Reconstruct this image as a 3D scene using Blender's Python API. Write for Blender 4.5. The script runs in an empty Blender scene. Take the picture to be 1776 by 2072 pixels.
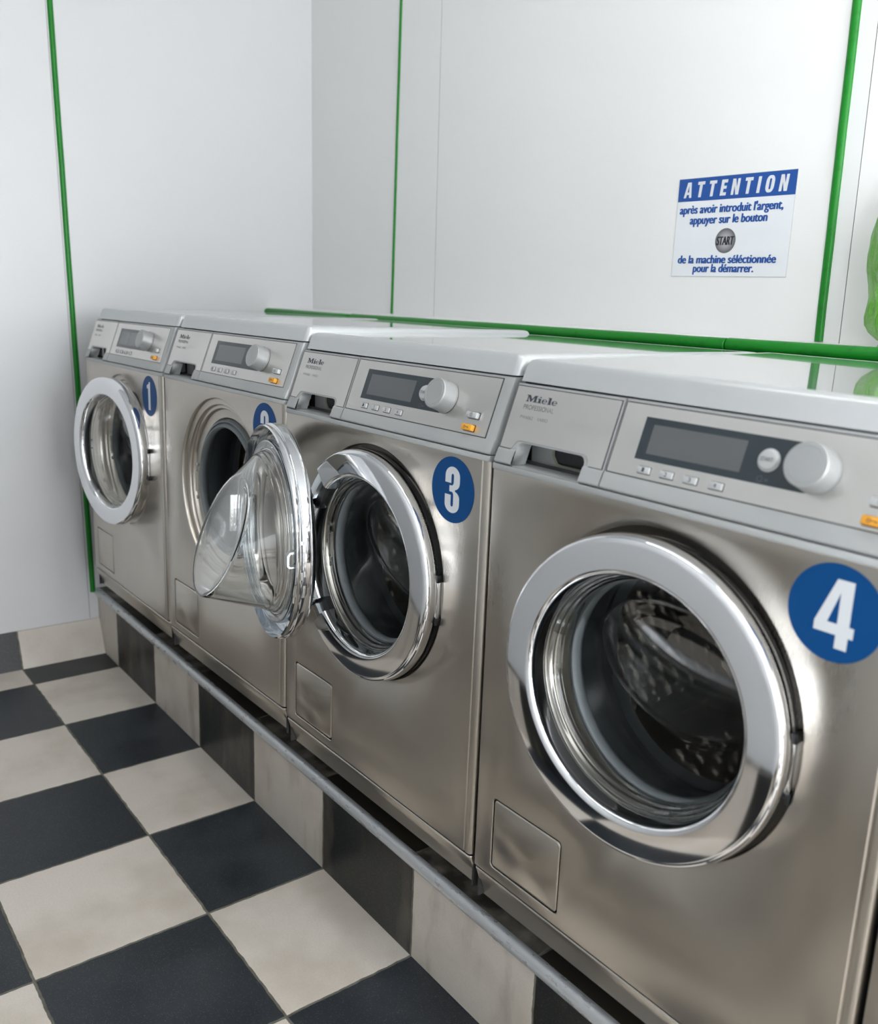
import bpy, bmesh, math, random
from mathutils import Matrix, Vector
sc = bpy.context.scene
C = sc.collection
PI = math.pi
rnd = random.Random(7)

# ------------------------------------------------------------------ camera
UP = 0.36744                      # height of the lower edge of the front panels above the floor
cam_d = bpy.data.cameras.new('camera')
cam = bpy.data.objects.new('camera', cam_d); C.objects.link(cam)
cam.location = (2.771486, -0.842208, 0.847325 + UP)
cam.rotation_euler = (1.340097, -0.036828, 0.912342)
cam_d.sensor_fit = 'HORIZONTAL'; cam_d.sensor_width = 24.0
cam_d.lens = 24.0 * 1854.352 / 1776
cam_d.clip_start = 0.02
cam_d.dof.use_dof = True; cam_d.dof.focus_distance = 1.62; cam_d.dof.aperture_fstop = 3.6
sc.camera = cam

# ------------------------------------------------------------------ exposure and light
sc.view_settings.view_transform = 'Standard'
sc.view_settings.look = 'None'
sc.view_settings.gamma = 1.0
sc.view_settings.use_curve_mapping = False
sc.view_settings.exposure = 0.50
sc.cycles.max_bounces = 14; sc.cycles.transmission_bounces = 12; sc.cycles.glossy_bounces = 8
sc.cycles.transparent_max_bounces = 12

w = bpy.data.worlds.new('daylight'); sc.world = w; w.use_nodes = True
w.node_tree.nodes['Background'].inputs[0].default_value = (0.75, 0.85, 1.0, 1)
w.node_tree.nodes['Background'].inputs[1].default_value = 1.0

CEIL = 2.75
XR, YF = 6.0, -0.99                 # right and front walls of the room
def area(name, loc, rot, sx, sy, power, col):
    l = bpy.data.lights.new(name, 'AREA'); l.shape = 'RECTANGLE'; l.size = sx; l.size_y = sy
    l.energy = power; l.color = col
    o = bpy.data.objects.new(name, l); C.objects.link(o); o.location = loc; o.rotation_euler = rot
    return o
# daylight entering through the shop window in the right-hand wall
area('window_daylight', (XR + 0.30, -0.1, 1.25), (0, PI/2, 0), 2.3, 1.75, 120, (0.95, 0.98, 1.0))
area('added_front_light', (4.75, -3.42, 1.20), (PI/2, 0, 0), 2.5, 2.0, 270, (0.97, 0.985, 1.0))  # added broad light from the front right, brightens risers and floor

# ------------------------------------------------------------------ fitted room frame
FR, XT, YP = -0.0085623, -0.0568699, 0.0795434   # small skew of the tiled base against the machines
T = 0.32802; TY = 0.26182
XW = -0.2065; YB = 0.83
def room(o):
    o.location = (XT, YP, 0); o.rotation_euler = (0, 0, FR); return o
def xwall(z): return XW - 0.0176*(z - 1.2)

# ------------------------------------------------------------------ materials
def mat(name, base=(.8,.8,.8), rough=.5, metal=0., **kw):
    m = bpy.data.materials.new(name); m.use_nodes = True
    b = m.node_tree.nodes['Principled BSDF']
    b.inputs['Base Color'].default_value = (*base, 1)
    b.inputs['Roughness'].default_value = rough
    b.inputs['Metallic'].default_value = metal
    for k, v in kw.items():
        b.inputs[k.replace('_', ' ')].default_value = v
    return m
def nd(m, t, **kw):
    n = m.node_tree.nodes.new(t)
    for k, v in kw.items(): setattr(n, k, v)
    return n
def lk(m, a, b): m.node_tree.links.new(a, b)
def bs(m): return m.node_tree.nodes['Principled BSDF']
def mth(m, op, a, b=None, c=None):
    n = nd(m, 'ShaderNodeMath', operation=op)
    for i, v in enumerate((a, b, c)):
        if v is None: continue
        if isinstance(v, (int, float)): n.inputs[i].default_value = v
        else: lk(m, v, n.inputs[i])
    return n.outputs[0]
def mix(m, f, a, b):
    n = nd(m, 'ShaderNodeMix', data_type='RGBA')
    for s, v in ((n.inputs[0], f), (n.inputs[6], a), (n.inputs[7], b)):
        if isinstance(v, (int, float)): s.default_value = v
        elif isinstance(v, tuple): s.default_value = (*v, 1)
        else: lk(m, v, s)
    return n.outputs[2]
def coords(m, scale=(1,1,1), kind='Object'):
    tc = nd(m, 'ShaderNodeTexCoord'); mp = nd(m, 'ShaderNodeMapping'); mp.inputs['Scale'].default_value = scale
    lk(m, tc.outputs[kind], mp.inputs[0]); return mp.outputs[0]
def noise(m, scale, detail=3, sc3=(1,1,1), rough=.5, dist=0.):
    n = nd(m, 'ShaderNodeTexNoise'); n.inputs['Scale'].default_value = scale; n.inputs['Detail'].default_value = detail
    n.inputs['Roughness'].default_value = rough; n.inputs['Distortion'].default_value = dist
    lk(m, coords(m, sc3), n.inputs['Vector']); return n.outputs['Fac']
def ramp(m, f, lo, hi, a=0., b=1.):
    n = nd(m, 'ShaderNodeMapRange'); n.inputs[1].default_value = lo; n.inputs[2].default_value = hi
    n.inputs[3].default_value = a; n.inputs[4].default_value = b; lk(m, f, n.inputs[0]); return n.outputs[0]
def bump(m, h, strength=.1, dist=.001):
    n = nd(m, 'ShaderNodeBump'); n.inputs['Strength'].default_value = strength; n.inputs['Distance'].default_value = dist
    lk(m, h, n.inputs['Height']); lk(m, n.outputs[0], bs(m).inputs['Normal'])

def steel(name, col=(.56,.52,.465), rough=.285):
    m = mat(name, col, rough, 1.0)
    g = noise(m, 60, 2, (18, 18, .6)); s = noise(m, 3.2, 4)
    lk(m, mix(m, ramp(m, s, .35, .7), tuple(c*.93 for c in col), tuple(min(1, c*1.07) for c in col)), bs(m).inputs['Base Color'])
    r = mth(m, 'ADD', ramp(m, g, .2, .8, rough-.008, rough+.008), ramp(m, s, .3, .7, -.02, .04))
    lk(m, r, bs(m).inputs['Roughness'])
    bs(m).inputs['Anisotropic'].default_value = .45
    return m
STEEL = steel('brushed_steel')
STEEL_PLATE = steel('fascia_steel', (.68, .665, .64), .30)
LIDM = mat('silver_enamel', (.54, .555, .56), .30, .35)
bump(LIDM, noise(LIDM, 900, 2), .06, .0003)
LIDTOP = mat('lid_top_enamel', (.50, .515, .52), .09, .25, Coat_Weight=1.0, Coat_Roughness=.03)
PLAST = mat('grey_plastic', (.40, .41, .41), .36, .15)
CHROME = mat('chrome', (.80, .81, .83), .055, 1.0)
CHROME_IN = mat('inner_chrome', (.62, .66, .69), .12, 1.0)
GLASS = mat('door_glass', (.97, .985, .98), .0, 0., Transmission_Weight=1.0, IOR=1.47)
RUBBER = mat('grey_rubber', (.17, .19, .20), .45)
DARKR = mat('dark_rubber', (.035, .042, .047), .45)
DRUM = mat('drum_steel', (.42, .40, .37), .26, 1.0)
BLACK = mat('black_plastic', (.012, .013, .014), .3)
GAP = mat('dark_gap_shade', (.03, .03, .03), .7)  # black that puts the shade of the gaps into the colour
DISP = mat('display_glass', (.022, .034, .042), .2, Coat_Weight=.15, Coat_Roughness=.05)
SCREEN = mat('screen_glass', (.10, .105, .11), .25, Coat_Weight=.4, Coat_Roughness=.1)
BTN = mat('silver_button', (.52, .53, .53), .36, .2)
KNOB = mat('knob_silver', (.40, .41, .41), .40, .45)
ORANGE = mat('orange_button', (.80, .36, .03), .35)
INK = mat('dark_ink', (.035, .045, .06), .5)
INKL = mat('worn_ink', (.10, .105, .11), .5)
INKF = mat('faded_ink', (.25, .25, .25), .5)
BLUE = mat('blue_vinyl', (.0, .060, .215), .5, Specular_IOR_Level=.2)
WHITEV = mat('white_vinyl', (.70, .73, .76), .4)
ZINC = mat('zinc_plated_steel', (.55, .58, .58), .3, .9)
CREAMP = mat('cream_plastic', (.62, .60, .53), .4)
ALU = mat('brushed_aluminium', (.60, .62, .64), .30, .45)
lk(ALU, ramp(ALU, noise(ALU, 30, 3, (1, 4, 4)), .3, .7, .24, .40), bs(ALU).inputs['Roughness'])

def wallmat(name, col):
    m = mat(name, col, .28)
    n1 = noise(m, 1.3, 2); n2 = noise(m, 9, 5, (1, 1, .5))
    f = ramp(m, n1, -.2, 1.2, 0, .9)
    lk(m, mix(m, f, col, (col[0]*.955, col[1]*.95, col[2]*.935)), bs(m).inputs['Base Color'])
    bs(m).inputs['Roughness'].default_value = .32
    return m
WALL = wallmat('white_laminate', (.865, .87, .865))
WALL_L = wallmat('white_laminate_shaded', (.71, .715, .725))  # same laminate as the back wall, shade put into its colour
WALL2 = wallmat('pale_laminate_strip', (.80, .81, .81))
WALLP = mat('painted_wall', (.66, .675, .69), .6)
CEILM = mat('ceiling_paint', (.66, .67, .68), .8)
SEAM = mat('seam_shadow_gap', (.32, .32, .31), .7)
GREEN = mat('green_paint', (.006, .20, .014), .36, Specular_IOR_Level=.35)
gn = noise(GREEN, 60, 3)
lk(GREEN, mix(GREEN, ramp(GREEN, gn, .55, .8), (.006, .20, .014), (.004, .14, .010)), bs(GREEN).inputs['Base Color'])
bump(GREEN, gn, .25, .0008)

def tilemat(name, mode):
    "chequered cream / anthracite tiles with grout; mode floor (x,y), riser (x) or ramp (y)"
    m = mat(name, (.5, .5, .5), .4)
    tc = nd(m, 'ShaderNodeTexCoord'); sp = nd(m, 'ShaderNodeSeparateXYZ'); lk(m, tc.outputs['Object'], sp.inputs[0])
    X, Y, Z = sp.outputs
    u = mth(m, 'DIVIDE', X, T)
    v = mth(m, 'DIVIDE', mth(m, 'SUBTRACT', mth(m, 'MULTIPLY', Y, -1.0), TY), T)
    wob = noise(m, 40, 2); wb = ramp(m, wob, .2, .8, -.0045, .0045)
    def edge(c):
        f = mth(m, 'FRACT', mth(m, 'ADD', c, wb)); return mth(m, 'SUBTRACT', .5, mth(m, 'ABSOLUTE', mth(m, 'SUBTRACT', f, .5)))
    if mode == 'floor':
        idx = mth(m, 'ADD', mth(m, 'FLOOR', u), mth(m, 'FLOOR', v)); e = mth(m, 'MINIMUM', edge(u), edge(v))
        seed = mth(m, 'ADD', mth(m, 'MULTIPLY', mth(m, 'FLOOR', u), 7.3), mth(m, 'MULTIPLY', mth(m, 'FLOOR', v), 3.1))
    elif mode == 'riser':
        idx = mth(m, 'FLOOR', u); e = edge(u); seed = mth(m, 'MULTIPLY', idx, 5.7)
    else:
        idx = mth(m, 'FLOOR', v); e = edge(v); seed = mth(m, 'MULTIPLY', idx, 5.7)
    par = mth(m, 'ABSOLUTE', mth(m, 'MODULO', idx, 2.0))          # 1 = cream
    n4 = nd(m, 'ShaderNodeTexNoise', noise_dimensions='4D'); n4.inputs['Scale'].default_value = 5.5; n4.inputs['Detail'].default_value = 5
    lk(m, tc.outputs['Object'], n4.inputs['Vector']); lk(m, seed, n4.inputs['W'])
    dirt = ramp(m, n4.outputs['Fac'], .46, .68)
    fine = noise(m, 260, 2)
    spk = nd(m, 'ShaderNodeTexVoronoi'); spk.inputs['Scale'].default_value = 340; lk(m, tc.outputs['Object'], spk.inputs['Vector'])
    speck = mth(m, 'LESS_THAN', spk.outputs['Distance'], .17)
    k = 1.0 if mode == 'floor' else .88  # riser tones below the floor's: its shade is put into the colour
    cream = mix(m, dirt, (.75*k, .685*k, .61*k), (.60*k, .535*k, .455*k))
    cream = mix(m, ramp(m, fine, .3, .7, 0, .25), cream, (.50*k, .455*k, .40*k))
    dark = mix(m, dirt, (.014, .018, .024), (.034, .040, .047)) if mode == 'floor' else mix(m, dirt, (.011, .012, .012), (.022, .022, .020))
    dark = mix(m, mth(m, 'MULTIPLY', speck, .55), dark, (.25, .27, .28))
    col = mix(m, par, dark, cream)
    if mode == 'riser':   # grime settled on the ledge and along the foot of the riser
        g = nd(m, 'ShaderNodeNewGeometry'); sn = nd(m, 'ShaderNodeSeparateXYZ'); lk(m, g.outputs['Normal'], sn.inputs[0])
        top = mth(m, 'GREATER_THAN', sn.outputs[2], .5)
        gr = mth(m, 'MULTIPLY', top, ramp(m, noise(m, 22, 6), .25, .6, .55, .97))
        col = mix(m, gr, col, (.035, .030, .022))
        st = mth(m, 'MULTIPLY', ramp(m, noise(m, 14, 6, (1, 1, .35)), .52, .75, 0, .55), mth(m, 'SUBTRACT', 1.0, top))
        col = mix(m, st, col, (.15, .125, .095))
    gcol = mix(m, ramp(m, noise(m, 30, 4), .3, .7), (.095, .090, .070), (.20, .19, .16))
    gm = ramp(m, e, .0062, .0088, 1, 0)
    col = mix(m, gm, col, gcol)
    lk(m, col, bs(m).inputs['Base Color'])
    rr = mix(m, par, (.40, .40, .40), (.45, .45, .45)); rr = mix(m, gm, rr, (.9, .9, .9))
    rr2 = mth(m, 'ADD', rr, ramp(m, n4.outputs['Fac'], .4, .7, -.04, .14))
    lk(m, rr2, bs(m).inputs['Roughness'])
    h = mth(m, 'SUBTRACT', mth(m, 'MULTIPLY', fine, .12), gm)
    bump(m, h, .5, .0015)
    return m
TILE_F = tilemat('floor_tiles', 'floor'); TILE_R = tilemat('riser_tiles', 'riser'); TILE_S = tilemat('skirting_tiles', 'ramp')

# ------------------------------------------------------------------ mesh helpers
def link(name, bm, mats, parent=None, smooth=None, loc=None, rot=None):
    me = bpy.data.meshes.new(name)
    bmesh.ops.recalc_face_normals(bm, faces=bm.faces[:])
    bm.to_mesh(me); bm.free()
    for mm in (mats if isinstance(mats, (list, tuple)) else [mats]): me.materials.append(mm)
    if smooth is not None:
        for p in me.polygons: p.use_smooth = True
        me.set_sharp_from_angle(angle=math.radians(smooth))
    return inst(name, me, parent, loc, rot)
def inst(name, me, parent=None, loc=None, rot=None):
    o = bpy.data.objects.new(name, me); C.objects.link(o)
    if parent is not None: o.parent = parent
    if loc: o.location = loc
    if rot: o.rotation_euler = rot
    return o
def box(bm, x0, x1, y0, y1, z0, z1, mi=0, bev=0., seg=2, f=None):
    vs = [bm.verts.new(p) for p in [(x0,y0,z0),(x1,y0,z0),(x1,y1,z0),(x0,y1,z0),(x0,y0,z1),(x1,y0,z1),(x1,y1,z1),(x0,y1,z1)]]
    fs = [bm.faces.new([vs[i] for i in q]) for q in [(0,3,2,1),(4,5,6,7),(0,1,5,4),(1,2,6,5),(2,3,7,6),(3,0,4,7)]]
    for q in fs: q.material_index = mi
    if bev:
        es = list({e for q in fs for e in q.edges})
        r = bmesh.ops.bevel(bm, geom=es, offset=bev, segments=seg, profile=.5, affect='EDGES')
        for q in r['faces']: q.material_index = mi
        vs = list({v for q in fs if q.is_valid for v in q.verts} | {v for q in r['faces'] for v in q.verts})
    if f:
        for v in vs: v.co = Vector(f(*v.co))
    return vs
def fill(bm, loops, f, mi=0):
    "flat polygon with holes: loops of (u,v); f maps (u,v)->3D"
    edges = []; made = []
    for lp in loops:
        vs = [bm.verts.new(Vector((a, b, 0))) for a, b in lp]; made += vs
        edges += [bm.edges.new((vs[i], vs[(i+1) % len(vs)])) for i in range(len(vs))]
    r = bmesh.ops.triangle_fill(bm, use_beauty=True, use_dissolve=False, edges=edges, normal=(0,0,1))
    for g in r['geom']:
        if isinstance(g, bmesh.types.BMFace): g.material_index = mi
    for v in made: v.co = Vector(f(v.co.x, v.co.y))
    return made
def prism(bm, loop, f, h0, h1, mi=0, top=True, bottom=True):
    "extrude outline; f(u,v,h)->3D"
    a = [bm.verts.new(Vector(f(u, v, h0))) for u, v in loop]; b = [bm.verts.new(Vector(f(u, v, h1))) for u, v in loop]
    n = len(loop)
    for i in range(n):
        bm.faces.new((a[i], a[(i+1) % n], b[(i+1) % n], b[i])).material_index = mi
    if top: bm.faces.new(b).material_index = mi
    if bottom: bm.faces.new(a[::-1]).material_index = mi
    return a, b
def stack(bm, loops, mi=0, close=False):
    "skin between lists of 3D points"
    rows = [[bm.verts.new(Vector(p)) for p in lp] for lp in loops]
    n = len(rows[0])
    for r in range(len(rows)-1):
        for i in range(n if close else n-1):
            bm.faces.new((rows[r][i], rows[r][(i+1) % n], rows[r+1][(i+1) % n], rows[r+1][i])).material_index = mi
    return rows
def circ(cx, cy, r, n=64, a0=0., a1=2*PI, end=False):
    m = n if not end else n-1
    return [(cx + r*math.cos(a0+(a1-a0)*i/m), cy + r*math.sin(a0+(a1-a0)*i/m)) for i in range(n)]
def rrect(x0, x1, y0, y1, r, n=5):
    out = []
    for cx, cy, a in ((x1-r, y1-r, 0), (x0+r, y1-r, PI/2), (x0+r, y0+r, PI), (x1-r, y0+r, 1.5*PI)):
        out += circ(cx, cy, r, n+1, a, a+PI/2, True)
    return out
def revolve(bm, prof, cx=0, cz=0, n=96, a0=0., a1=2*PI, mi=0, closed_prof=False):
    "profile (r, y) about the y axis"
    full = abs(a1-a0-2*PI) < 1e-6
    m = n if full else n+1
    rows = []
    for i in range(m):
        a = a0 + (a1-a0)*i/n
        rows.append([bm.verts.new((cx + r*math.cos(a), y, cz + r*math.sin(a))) for r, y in prof])
    k = len(prof)
    for i in range(n if full else n):
        A = rows[i]; B = rows[(i+1) % m]
        for j in range(k if closed_prof else k-1):
            bm.faces.new((A[j], A[(j+1) % k], B[(j+1) % k], B[j])).material_index = mi
    if not full and closed_prof:
        bm.faces.new(rows[0]); bm.faces.new(rows[-1][::-1])
    return rows
_tc = {}
def text_mesh(s, bold=0., shear=0.):
    key = (s, bold, shear)
    if key in _tc: return _tc[key]
    cu = bpy.data.curves.new('lettering', 'FONT'); cu.body = s; cu.size = 1; cu.offset = bold; cu.shear = shear; cu.fill_mode = 'FRONT'
    cu.space_character = 1.0 + bold*1.5
    o = bpy.data.objects.new('lettering', cu); C.objects.link(o)
    dg = bpy.context.evaluated_depsgraph_get(); me = o.evaluated_get(dg).to_mesh()
    vs = [(v.co.x, v.co.y) for v in me.vertices]; fs = [tuple(p.vertices) for p in me.polygons]
    o.evaluated_get(dg).to_mesh_clear(); bpy.data.objects.remove(o); bpy.data.curves.remove(cu)
    _tc[key] = (vs, fs); return vs, fs
def text(bm, s, u0, u1, v0, v1, f, mi=0, bold=.0, shear=0., fit='box', base=None):
    "letters stretched to the box u0..u1, v0..v1"
    vs, fs = text_mesh(s, bold, shear)
    a0 = min(v[0] for v in vs); a1 = max(v[0] for v in vs); b0 = min(v[1] for v in vs); b1 = max(v[1] for v in vs)
    if base is not None: b0, b1 = base
    V = [bm.verts.new(Vector(f(u0 + (x-a0)/(a1-a0)*(u1-u0), v0 + (y-b0)/(b1-b0)*(v1-v0)))) for x, y in vs]
    for p in fs:
        try: bm.faces.new([V[i] for i in p]).material_index = mi
        except ValueError: pass

def empty(name, label, cat, group=None, loc=(0,0,0), rot=(0,0,0), order='XYZ'):
    o = bpy.data.objects.new(name, None); C.objects.link(o); o.empty_display_size = .1
    o.location = loc; o.rotation_mode = order; o.rotation_euler = rot
    o['label'] = label; o['category'] = cat
    if group: o['group'] = group
    return o
def tag(o, label, cat, group=None, kind=None):
    o['label'] = label; o['category'] = cat
    if group: o['group'] = group
    if kind: o['kind'] = kind
    return o
def struct(o, label=None, cat=None):
    o['kind'] = 'structure'
    if label: o['label'] = label
    if cat: o['category'] = cat
    return o

# ================================================================== the setting
bm = bmesh.new(); box(bm, XW-.15, XR-XT, -3.2, YB+.05, -.05, 0)
struct(room(link('floor', bm, TILE_F)), 'chequered floor of cream and anthracite tiles', 'floor')
bm = bmesh.new(); box(bm, XW-.15, XR-XT, -3.2, YB+.1, CEIL, CEIL+.05)
struct(room(link('ceiling', bm, CEILM)), 'plain pale ceiling of the laundrette', 'ceiling')

# back wall: laminate panels with hairline joints between them
bm = bmesh.new(); box(bm, XW-.15, XR-XT, YB+.004, YB+.08, 0, CEIL, 1)
xs = [XW-.10, .3135, .540, 1.817, 1.8610, 3.2, XR-XT]
def bwx(x, z):  # joints lean a little, as in the photo
    k = {0: 0, 1: .0098, 2: -.0139, 3: -.0162, 4: -.0135}.get(xs.index(x), 0) if x in xs else 0
    return x + k*(z-1.157)
for i in range(len(xs)-1):
    a, b = xs[i], xs[i+1]
    g = .0007
    vs = []
    for y in (YB, YB+.0035):
        vs.append([bm.verts.new((bwx(a, z) + (g if i else 0), y, z)) for z in (0, CEIL)] + [bm.verts.new((bwx(b, z)-g, y, z)) for z in (CEIL, 0)])
    bm.faces.new(vs[0]).material_index = 2 if i == 3 else 0
    for k in range(4): bm.faces.new((vs[0][k], vs[0][(k+1)%4], vs[1][(k+1)%4], vs[1][k])).material_index = 1
struct(room(link('wall_back', bm, [WALL, SEAM, WALL2])), 'white laminate panelled wall behind the washing machines', 'wall')

# left wall
bm = bmesh.new()
def lw(y0, y1, z0, z1, d0, d1, mi, lean=0.):
    V = []
    for d in (d0, d1):
        for (y, z) in ((y0, z0), (y1, z0), (y1, z1), (y0, z1)):
            V.append(bm.verts.new((xwall(z)+d, y - lean*(z-.1167), z)))
    for q in [(0,1,2,3),(7,6,5,4),(0,4,5,1),(1,5,6,2),(2,6,7,3),(3,7,4,0)]:
        bm.faces.new([V[i] for i in q]).material_index = mi
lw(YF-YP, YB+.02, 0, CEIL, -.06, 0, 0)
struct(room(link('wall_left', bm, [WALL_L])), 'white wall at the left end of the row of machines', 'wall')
bm = bmesh.new()
def ypan(z): return -.0317 - .01302*(z-.1167)
for z0, z1 in ((.1167, CEIL),):
    V = []
    for d in (0., .003):
        for (y, z) in ((YF-YP, z0), (ypan(z0), z0), (ypan(z1), z1), (YF-YP, z1)):
            V.append(bm.verts.new((xwall(z)+d+.0003, y, z)))
    for q in [(0,1,2,3),(7,6,5,4),(0,4,5,1),(1,5,6,2),(2,6,7,3),(3,7,4,0)]: bm.faces.new([V[i] for i in q])
    V = [bm.verts.new((xwall(z)+.0006, ypan(z)+d, z)) for z in (z0, z1) for d in (.0002, .0028)]
    bm.faces.new((V[0], V[1], V[3], V[2])).material_index = 1  # dark strip painted as the seam's shadow along the sheet
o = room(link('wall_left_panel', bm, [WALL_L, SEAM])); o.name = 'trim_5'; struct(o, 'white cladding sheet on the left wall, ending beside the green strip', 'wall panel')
# sloping tiled skirting at the left wall
bm = bmesh.new()
P = lambda x, y, z: bm.verts.new((x, y, z))
y0, y1 = YF-YP, 0.0
q = [P(-.137, y0, .0), P(-.137, y1, .0), P(xwall(.113)+.004, y1, .113), P(xwall(.113)+.004, y0, .116), P(-.30, y0, 0), P(-.30, y1, 0), P(-.25, y1, .116), P(-.25, y0, .116)]
bm.faces.new(q[:4]); bm.faces.new((q[3], q[2], q[6], q[7])); bm.faces.new((q[0], q[4], q[5], q[1])); bm.faces.new((q[1], q[5], q[6], q[2])); bm.faces.new((q[0], q[3], q[7], q[4])); bm.faces.new((q[4], q[7], q[6], q[5]))
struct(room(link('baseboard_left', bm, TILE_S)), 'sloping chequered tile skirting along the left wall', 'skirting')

# other walls of the room
bm = bmesh.new(); box(bm, XW-.15, 3.40, -3.3, YF-YP, 0, CEIL)
struct(room(link('wall_front', bm, WALLP)), 'plain wall opposite the machines', 'wall')
bm = bmesh.new(); box(bm, XW+.0, 3.40, YF-YP, YF-YP+.03, .001, .205)
struct(room(link('baseboard_front', bm, TILE_R)), 'chequered tile skirting of the wall opposite the machines', 'skirting')
WY0, WY1, WZ0, WZ1 = -.95, .75, .10, 2.40
bm = bmesh.new()
for a in ((-3.3, WY0, 0, CEIL), (WY1, YB+.2, 0, CEIL), (WY0, WY1, 0, WZ0), (WY0, WY1, WZ1, CEIL)):
    box(bm, XR, XR+.12, a[0], a[1], a[2], a[3])
struct(link('wall_right', bm, WALLP), 'wall with the shop window to the street', 'wall')
win = bpy.data.objects.new('window_1', None); C.objects.link(win); win.location = (XR+.06, 0, 0); struct(win, 'shop window with white glazing bars', 'window')
bm = bmesh.new()
for k in range(4):
    y = WY0 + (WY1-WY0)*k/3; box(bm, -.03, .03, y-.025, y+.025, WZ0, WZ1)
for k in range(4):
    z = WZ0 + (WZ1-WZ0)*k/3; box(bm, -.029, .029, WY0, WY1, z-.025, z+.025)
link('window_frame', bm, WALLP, win)

fx0, fx1, fz0, fz1 = 3.45, 5.9, .25, 2.5  # unseen shop front, added as a broad light source
bm = bmesh.new(); box(bm, 3.34, fx0, -3.22, -3.12, 0, CEIL); box(bm, fx1, XR, -3.22, -3.12, 0, CEIL); box(bm, fx0, fx1, -3.22, -3.12, 0, fz0); box(bm, fx0, fx1, -3.22, -3.12, fz1, CEIL)
struct(link('wall_street', bm, WALLP), 'street side wall round the added shop front window', 'wall')
win = bpy.data.objects.new('window_added', None); C.objects.link(win); win.location = (0, -3.17, 0); struct(win, 'wide unseen shop front window with white glazing bars, added for its light', 'window')
bm = bmesh.new()
for k in range(4):
    x = fx0 + (fx1-fx0)*k/3; box(bm, x-.03, x+.03, -.03, .03, fz0, fz1)
for k in range(4):
    z = fz0 + (fz1-fz0)*k/3; box(bm, fx0, fx1, -.029, .029, z-.03, z+.03)
link('window_frame', bm, WALLP, win)

# green strips on the joints (half-round mouldings)
def moulding(name, label, axis_pts, normal, r, n=10):
    (a, b) = [Vector(p) for p in axis_pts]; d = (b-a).normalized(); nn = Vector(normal).normalized(); s = d.cross(nn).normalized()
    bm = bmesh.new(); rows = []
    K = 24
    for k in range(K+1):
        c = a.lerp(b, k/K); j = rnd.uniform(-.0004, .0004)
        rows.append([c + s*(r*math.cos(t)+j) + nn*(r*math.sin(t)*.8) for t in [PI*i/n for i in range(n+1)]])
    R = stack(bm, rows); bm.faces.new(R[0][::-1]); bm.faces.new(R[-1])
    o = room(link(name, bm, GREEN, smooth=40)); return struct(o, label, 'trim')
moulding('trim_1', 'green strip down the left wall in front of the machines', [(xwall(.2063), -.0154, .2063), (xwall(2.72), -.0530, 2.72)], (1, 0, 0), .0085)
moulding('trim_2', 'thin green vertical strip in the middle of the back wall', [(.3138, YB, 1.156), (.3298, YB, CEIL-.02)], (0, -1, 0), .0058)
moulding('trim_3', 'green vertical strip right of the blue and white notice', [(1.8177, YB, 1.156), (1.7918, YB, CEIL-.02)], (0, -1, 0), .0092)

# ledge behind the machines and the green tubes along its edge
bm = bmesh.new(); box(bm, XW+.001, XR-XT-.01, .650, YB, 1.1470, 1.1545, 0, .001)
box(bm, XW+.001, XR-XT-.01, .69, YB, .217, 1.147, 1)  # added black block, paints the dark gap under ledge and tubes
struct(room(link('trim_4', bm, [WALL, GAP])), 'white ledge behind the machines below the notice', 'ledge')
def tube(x0, z0, x1, z1, label, r=.0128, y=.6451):
    bm = bmesh.new(); n = 20; rows = []
    K = max(6, int((x1-x0)/.08))
    for k in range(K+1):
        t = k/K; x = x0+(x1-x0)*t; z = z0+(z1-z0)*t + rnd.uniform(-.0003, .0003)
        rr = [r]
        rows.append([(x, y + r*math.cos(a), z + r*math.sin(a)) for a in [2*PI*i/n for i in range(n)]])
    ends = [[(x0-.0, y + r*.8*math.cos(a), z0 + r*.8*math.sin(a)) for a in [2*PI*i/n for i in range(n)]]]
    rows[0] = [(p[0]+.002, p[1], p[2]) for p in rows[0]]; rows[-1] = [(p[0]-.002, p[1], p[2]) for p in rows[-1]]
    rows = ends + rows + [[(x1, y + r*.8*math.cos(a), z1 + r*.8*math.sin(a)) for a in [2*PI*i/n for i in range(n)]]]
    R = stack(bm, rows, close=True); bm.faces.new(R[0][::-1]); bm.faces.new(R[-1])
    o = room(link('green_tube', bm, GREEN, smooth=50)); tag(o, label, 'tube', 'green tubes along the ledge'); return o
tube(-.2020, 1.1405, .3640, 1.1392, 'green tube on the ledge at the left wall, shortest of the three')
tube(.3660, 1.1405, 1.7370, 1.1443, 'long green tube on the ledge, middle one of the three', .0134)
tube(1.7390, 1.1448, 3.6, 1.1490, 'green tube on the ledge below the green plastic bag', .0136)

# tiled base under the machines
base = empty('tiled_plinth', 'low chequered tiled plinth with an aluminium edge carrying the washing machines', 'plinth')
room(base)
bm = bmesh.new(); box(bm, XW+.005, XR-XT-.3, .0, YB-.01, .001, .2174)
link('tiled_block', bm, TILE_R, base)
bm = bmesh.new()
rows = []
for k in range(60):
    x = XW+.012 + (XR-XT-.3-XW-.02)*k/59; dj = rnd.uniform(-.0002, .0002)
    pr = [(.004, .1885)] + [(.001 + .0125*math.cos(a), .2045+dj + .0145*math.sin(a)) for a in [(-.5 - i/12)*PI for i in range(13)]] + [(.0045, .2182), (.0045, .2176), (.004, .2100)]
    rows.append([(x, y, z) for y, z in pr])
R = stack(bm, rows, close=True); bm.faces.new(R[0][::-1]); bm.faces.new(R[-1])
o = link('edge_rail', bm, ALU, base, smooth=40)

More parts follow.
